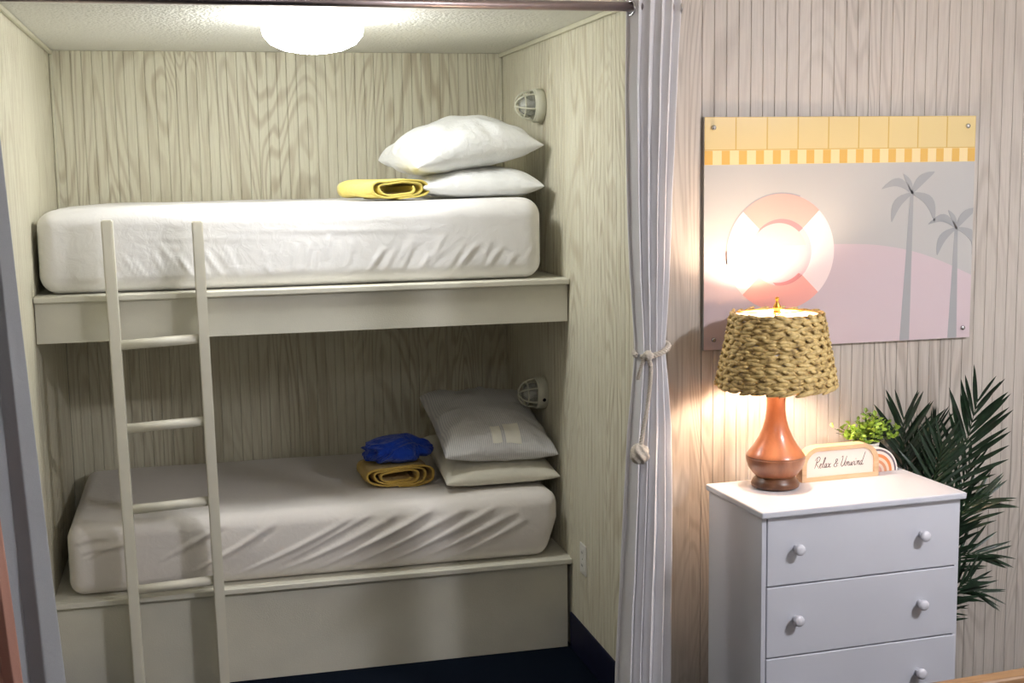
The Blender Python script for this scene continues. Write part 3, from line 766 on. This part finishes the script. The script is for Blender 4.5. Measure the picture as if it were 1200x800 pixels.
SB, ST = .335, .575       # shade bottom / top heights above the lamp base
rb, rtp = .190, .141
bulb = lathe([(0, .4085), (.012, .409), (.014, .422), (.024, .442), (.030, .465), (.028, .485), (.018, .500), (0, .506)], 24)
obj('bulb', bulb, 'bulb_glow', lp, smooth=True)
obj('harp', tube(smooth_path([(.017, 0, .345), (.05, 0, .39), (.058, 0, .45), (.045, 0, .53), (.0, 0, ST - .004), (-.045, 0, .53), (-.058, 0, .45), (-.05, 0, .39), (-.017, 0, .345)], 6), .0022, 8), 'brass', lp, rot=(0, 0, R(35)), smooth=True)
obj('finial', lathe([(0, ST - .002), (.012, ST - .002), (.013, ST + .004), (.009, ST + .008), (.014, ST + .014), (.013, ST + .022), (.006, ST + .034), (.0045, ST + .040), (.007, ST + .045), (.006, ST + .051), (0, ST + .053)], 20), 'brass', lp, smooth=True)
b = bmesh.new()
for zz, r_ in ((ST - .002, rtp - .009), (SB + .004, rb - .009)):
    tube([(r_ * math.cos(a), r_ * math.sin(a), zz) for a in [2 * math.pi * i / 48 for i in range(48)]], .0025, 6, b, closed=True)
for k in range(3):
    a = R(20 + 120 * k); tube([(0, 0, ST - .004), ((rtp - .009) * math.cos(a), (rtp - .009) * math.sin(a), ST - .002)], .002, 6, b)
shade = obj('shade_frame', b, 'brass', lp, smooth=True)
obj('leak_blocker', lathe([(rb - .0075, SB + .003), (rtp - .0075, ST - .003), (rtp - .009, ST - .003), (rb - .009, SB + .003), (rb - .0075, SB + .003)], 64), 'signface', shade, smooth=True)  # added layer stops bulb light leaking through the braid; white imitates glare inside
nrow = 10
unit = bmesh.new(); bmesh.ops.create_uvsphere(unit, u_segments=8, v_segments=6, radius=1.0); unit_me = mesh_of(unit, True)
rs = random.Random(5)
for i in range(nrow):
    f0 = (i + .5) / nrow; zc = SB + (ST - SB) * f0; rc = rb + (rtp - rb) * f0; hrow = (ST - SB) / nrow
    b = bmesh.new(); nseg = int(2 * math.pi * rc / .046)
    for sub, sg in ((-.26, 1), (.26, -1)):
        for k in range(nseg):
            a = 2 * math.pi * (k + (.5 if sub > 0 else 0) + rs.uniform(-.12, .12)) / nseg + i * .37
            ln = .036 * rs.uniform(.9, 1.15); th = hrow * .36 * rs.uniform(.85, 1.2)
            r_ = rc - (rb - rtp) * sub / nrow + rs.uniform(-.0012, .0018)
            m = Matrix.Translation((r_ * math.cos(a), r_ * math.sin(a), zc + sub * hrow + rs.uniform(-.001, .001))) @ Matrix.Rotation(a + math.pi / 2, 4, 'Z') @ Matrix.Rotation(R(-sg * 13 + rs.uniform(-7, 7)), 4, 'Y') @ Matrix.Rotation(R(-sg * 9), 4, 'Z') @ Matrix.Diagonal((ln, .0078, th, 1))
            t2 = bmesh.new(); t2.from_mesh(unit_me); merge(b, t2, m)
    obj('braid_row', b, 'braid', shade, smooth=True)

# ================================================================== SIGN, RAINBOW, SMALL PLANT (on the dresser)
SX0, SX1 = 2.489, 2.784
sg = thing('shelf_sign', 'pale wooden arched sign reading Relax & Unwind on the dresser', 'sign', (2.497, -1.037, DH + .0005), (0, 0, .06))
SWD, SHT, STH = .292, .116, .042
def arch(x0, x1, z0, z1, r, n=10):
    pts = [(x0, z0), (x1, z0)]
    pts += [(x1 - r + r * math.cos(a), z1 - r + r * math.sin(a)) for a in np.linspace(0, math.pi / 2, n)]
    pts += [(x0 + r + r * math.cos(a), z1 - r + r * math.sin(a)) for a in np.linspace(math.pi / 2, math.pi, n)]
    return pts
def ring_prism(outer, inner, y0, y1):
    b = bmesh.new(); n = len(outer)
    vo0 = [b.verts.new((x, y0, z)) for x, z in outer]; vi0 = [b.verts.new((x, y0, z)) for x, z in inner]
    vo1 = [b.verts.new((x, y1, z)) for x, z in outer]; vi1 = [b.verts.new((x, y1, z)) for x, z in inner]
    for i in range(n):
        j = (i + 1) % n
        b.faces.new((vo0[i], vo0[j], vi0[j], vi0[i])); b.faces.new((vo1[j], vo1[i], vi1[i], vi1[j]))
        b.faces.new((vo0[j], vo0[i], vo1[i], vo1[j])); b.faces.new((vi0[i], vi0[j], vi1[j], vi1[i]))
    bmesh.ops.recalc_face_normals(b, faces=b.faces[:])
    return b
obj('frame', ring_prism(arch(0, SWD, 0, SHT, .062), arch(.017, SWD - .017, .014, SHT - .014, .048), 0, STH), 'signwood', sg)
obj('face', prism(arch(.0172, SWD - .0172, .0142, SHT - .0142, .0478), .006, .012), 'signface', sg)
# hand-lettered script, drawn as strokes in units of cap height
G = {
 'R': ([[(.30, .98), (.22, .55), (.08, .0)], [(.02, .72), (.16, .96), (.42, 1.08), (.58, .92), (.50, .68), (.20, .46), (.36, .28), (.62, -.02)]], .62),
 'e': ([[(.0, .14), (.16, .22), (.26, .36), (.18, .42), (.08, .28), (.10, .06), (.24, .02), (.36, .12)]], .34),
 'l': ([[(.0, .10), (.16, .40), (.30, .86), (.24, .98), (.14, .66), (.08, .20), (.14, .02), (.28, .12)]], .26),
 'a': ([[(.30, .36), (.18, .40), (.06, .22), (.10, .02), (.22, .10), (.31, .36), (.28, .08), (.36, .02), (.46, .12)]], .44),
 'x': ([[(.0, .34), (.10, .38), (.20, .10), (.32, .02), (.42, .10)], [(.36, .40), (.20, .22), (.04, .0)]], .42),
 '&': ([[(.50, .14), (.30, .0), (.10, .08), (.10, .26), (.36, .50), (.42, .68), (.30, .74), (.22, .60), (.30, .36), (.48, .06)], [(.38, .28), (.56, .34)]], .58),
 'U': ([[(.02, .86), (.16, .98), (.18, .70), (.08, .24), (.20, .0), (.40, .14), (.56, .56), (.66, .96)], [(.64, .92), (.54, .40), (.56, .06), (.68, .06)]], .68),
 'n': ([[(.0, .36), (.08, .38), (.06, .0)], [(.06, .06), (.20, .36), (.30, .38), (.28, .08), (.36, .02), (.44, .10)]], .42),
 'w': ([[(.02, .38), (.06, .08), (.16, .02), (.28, .34), (.28, .08), (.38, .02), (.50, .38), (.58, .34)]], .62),
 'i': ([[(.06, .38), (.04, .10), (.12, .02), (.22, .12)], [(.11, .58), (.14, .64)]], .28),
 'd': ([[(.28, .36), (.16, .40), (.04, .20), (.08, .02), (.22, .10), (.46, 1.02), (.52, 1.22)], [(.30, .42), (.26, .08), (.36, .0), (.48, .10)]], .46),
 ' ': ([], .30),
}
b = bmesh.new(); cx = 0.0; cap = .044; strokes = []
for ch in 'Relax & Unwind':
    st, adv = G[ch]
    for s_ in st: strokes.append([((cx + x + .18 * y), y) for x, y in s_])
    cx += adv
tw = SWD - .034 - .070; sc = tw / cx
for s_ in strokes:
    P = smooth_path([(.017 + .030 + x * sc, 0, .043 + y * cap * .82) for x, y in s_], 7)
    m = len(P); rad = [0.0010 * (.65 + .5 * math.sin(math.pi * k / max(1, m - 1))) for k in range(m)]
    tube([(p.x, .0058, p.z) for p in P], rad, 6, b)
obj('lettering', b, 'ink', sg)

rb_ = thing('rainbow_ornament', 'small striped wooden rainbow behind the sign on the dresser', 'ornament', (2.806, -.972, DH + .0005), (0, 0, .08))
cols = [('rb_white', (240, 230, 224)), ('rb_slate', (110, 98, 106)), ('rb_white2', (238, 224, 214)), ('rb_orange', (226, 140, 84)), ('rb_cream', (244, 214, 190)), ('rb_peach', (232, 160, 118)), ('rb_cream2', (244, 216, 196)), ('rb_rose', (226, 168, 146))]
radii = [.086, .081, .074, .064, .053, .043, .033, .024, .0]
for k, (nm, c) in enumerate(cols):
    mt = plain(nm, c, 0.5, .03, 20); yo = .0006 * (k % 2)
    ro, ri = radii[k], radii[k + 1]
    A = np.linspace(0, math.pi, 25)
    pts = [(ro * math.cos(a), ro * math.sin(a)) for a in A]
    pts += [(ri * math.cos(a), ri * math.sin(a)) for a in A[::-1]] if ri > 0 else []
    obj('stripe', prism(pts, yo, .022 - yo), mt, rb_)

sp = thing('potted_herb', 'small bright green artificial plant behind the sign', 'plant', (2.806, -.898, DH + .0005))
obj('pot', lathe([(0, 0), (.034, 0), (.038, .004), (.046, .085), (.047, .092), (.042, .092), (.040, .08), (0, .08)], 28), 'pot', sp, smooth=True)
b = bmesh.new(); rs = random.Random(21); stems = bmesh.new()
leafpts = [(0, 0), (.35, .28), (.7, .30), (1.0, .0), (.7, -.30), (.35, -.28)]
for k in range(60):
    a = rs.uniform(0, 2 * math.pi); el = rs.uniform(R(12), R(88)); ln = rs.uniform(.085, .135)
    dx, dy, dz = math.cos(a) * math.cos(el), math.sin(a) * math.cos(el) * .55, math.sin(el)
    p0 = Vector((dx * .012, dy * .012, .08)); p2 = p0 + Vector((dx * 1.15, dy, dz * .85)) * ln
    p2.y = min(p2.y, .075)
    tube([p0, (p0 + p2) / 2 + Vector((0, 0, .008)), p2], .0012, 4, stems)
    for q_ in range(7):
        f = rs.uniform(.45, 1.05); c_ = p0.lerp(p2, f); s_ = rs.uniform(.016, .026)
        d = Vector((rs.uniform(-1, 1), rs.uniform(-1, .6), rs.uniform(-.2, .9))).normalized(); n_ = d.cross(Vector((rs.uniform(-1, 1), rs.uniform(-1, 1), 1))).normalized(); u_ = n_.cross(d)
        vs = [b.verts.new(c_ + d * (x * s_) + n_ * (y * s_) + u_ * (s_ * .15 * (abs(y) > 0))) for x, y in leafpts]
        b.faces.new((vs[0], vs[1], vs[2], vs[3])); b.faces.new((vs[0], vs[3], vs[4], vs[5]))
obj('stems', stems, 'palmstem', sp)
fo = obj('foliage', b, 'leaf', sp); fo['kind'] = 'stuff'

# ================================================================== PALM BESIDE THE DRESSER
PX, PY = 3.03, -.905
pm = thing('potted_palm', 'dark green artificial palm standing behind the right of the dresser', 'plant', (PX, PY, 0.001))
obj('pot', lathe([(0, 0), (.062, 0), (.068, .004), (.082, .17), (.084, .18), (.076, .18), (.072, .165), (0, .165)], 32), 'darkpot', pm, smooth=True)
obj('soil', lathe([(0, .172), (.05, .170), (.0715, .166), (.0715, .1655), (0, .1655)], 24), 'soil', pm)
# one leaflet: a folded blade along +x, drooping
def leaflet_mesh():
    b = bmesh.new(); n = 6; L_, C_, R_ = [], [], []
    for i in range(n + 1):
        f = i / n; w = .043 * math.sin(math.pi * min(1, (f * .94 + .06))) ** .7; z = .20 * f * f
        C_.append(b.verts.new((f, 0, z)))
        if i < n: L_.append(b.verts.new((f, w, z + w * .45))); R_.append(b.verts.new((f, -w, z + w * .45)))
    for i in range(n - 1):
        b.faces.new((C_[i], C_[i + 1], L_[i + 1], L_[i])); b.faces.new((C_[i + 1], C_[i], R_[i], R_[i + 1]))
    b.faces.new((C_[n - 1], C_[n], L_[n - 1])); b.faces.new((C_[n], C_[n - 1], R_[n - 1]))
    me = mesh_of(b, True); me.materials.append(M['palm']); return me
LEAF = leaflet_mesh()
rs = random.Random(3)
def frond(ctrl, face, n, l0, start=.35, seed=0):
    """ctrl: world points of the midrib; face: direction the flat of the frond looks to"""
    P = smooth_path([Vector(c) - Vector((PX, PY, .001)) for c in ctrl], 10); m = len(P)
    rad = [.0045 * (1 - .75 * i / (m - 1)) for i in range(m)]
    fr = obj('frond', tube(P, rad, 6), 'palmstem', pm, smooth=True)
    face = Vector(face).normalized()
    for k in range(n):
        f = start + (1 - start) * (k // 2 + .5) / (n / 2); i = min(int(f * (m - 1)), m - 2)
        t_ = (P[i + 1] - P[i]).normalized(); side = t_.cross(face).normalized() * (1 if k % 2 else -1)
        sp_ = math.sin(math.pi * (.18 + .72 * (f - start) / (1 - start)))
        ln = l0 * (.45 + .65 * sp_) * rs.uniform(.88, 1.1); ang = R(52 - 34 * (f - start) / (1 - start) + rs.uniform(-6, 6))
        d = (t_ * math.cos(ang) + side * math.sin(ang) + face * rs.uniform(-.05, .22)).normalized()
        zax = face - d * face.dot(d); zax.normalize(); yax = zax.cross(d)
        o = bpy.data.objects.new('leaflet', LEAF); COL.objects.link(o); o.parent = fr
        mt = Matrix(((d.x, yax.x, zax.x), (d.y, yax.y, zax.y), (d.z, yax.z, zax.z))).to_4x4()
        o.matrix_local = Matrix.Translation(P[i].lerp(P[i + 1], f * (m - 1) - i)) @ mt @ Matrix.Diagonal((ln, ln, ln * rs.uniform(.4, 1.2) * (-1 if face.z > .4 else 1), 1))
base = (PX, PY, .17)
fc = (-.35, -.9, .1)
frond([base, (2.985, -.88, .55), (2.965, -.88, .86), (2.960, -.885, 1.06)], fc, 24, .19, .50)
frond([base, (3.06, -.93, .60), (3.135, -.97, .90), (3.175, -1.0, 1.13)], fc, 30, .185, .46)
frond([base, (3.00, -.92, .55), (3.04, -.95, .82), (3.05, -.99, .98)], (-.2, -.8, .5), 26, .15, .45)
frond([base, (3.07, -.95, .50), (3.13, -.99, .72), (3.20, -1.03, .78)], (-.3, -.6, .7), 26, .15, .35)
frond([base, (3.05, -.95, .42), (3.12, -1.0, .57), (3.20, -1.05, .59)], (-.2, -.6, .75), 26, .14, .3)
frond([base, (3.04, -.95, .34), (3.10, -1.02, .46), (3.17, -1.07, .46)], (-.2, -.6, .75), 24, .13, .3)
frond([base, (3.05, -.88, .60), (3.08, -.87, .86), (3.10, -.87, 1.02)], (.1, -.95, .2), 28, .14, .4)
frond([base, (3.03, -.96, .42), (3.08, -1.0, .64), (3.12, -1.05, .78)], (-.3, -.8, .3), 26, .13, .3)
frond([base, (3.06, -.93, .55), (3.13, -.95, .74), (3.19, -.96, .92)], (-.3, -.8, .3), 28, .13, .3)
frond([base, (3.02, -.97, .30), (3.06, -1.03, .44), (3.12, -1.08, .52)], (-.3, -.7, .5), 22, .12, .25)

frond([base, (3.04, -.88, .50), (3.07, -.87, .72), (3.09, -.87, .90)], (-.1, -.95, .2), 30, .13, .2)
frond([base, (3.05, -.90, .45), (3.10, -.90, .62), (3.15, -.90, .74)], (-.2, -.9, .3), 30, .12, .2)
frond([base, (3.03, -.90, .40), (3.06, -.92, .52), (3.11, -.95, .62)], (-.2, -.85, .4), 28, .12, .2)
frond([base, (3.00, -.87, .60), (3.00, -.86, .86), (3.03, -.86, 1.0)], (0, -.95, .2), 28, .12, .4)
# ================================================================== BED IN THE FOREGROUND (corner of the frame)
bd = thing('wooden_bed', 'tan wooden footboard rail of a white bed at lower right', 'bed', (3.2, -1.885, 0), (0, 0, .07))
obj('top_rail', box(-.79, .75, -.026, .030, .495, .55, .012, 3), 'oak', bd)
for x in (-.76, .71): obj('post', box(x - .025, x + .025, -.022, .022, .001, .4945, .004), 'oak', bd)
obj('lower_rail', box(-.73, .68, -.014, .014, .16, .24, .004), 'oak', bd)
for i in range(9): obj('slat', box(-.66 + i * .155, -.62 + i * .155, -.008, .008, .2405, .4945, .002), 'oak', bd)
for x in (-.76, .71): obj('side_rail', box(x - .014, x + .014, -1.9, -.0225, .17, .27, .004), 'oak', bd)
bm_ = obj('mattress', rounded_box(.70, .92, .15, .05, 40, 50, 12), 'sheet', None, (3.27, -2.855, .395), (0, 0, .07))
tag(bm_, 'white bedding corner in front of the tan rail at lower right', 'mattress')
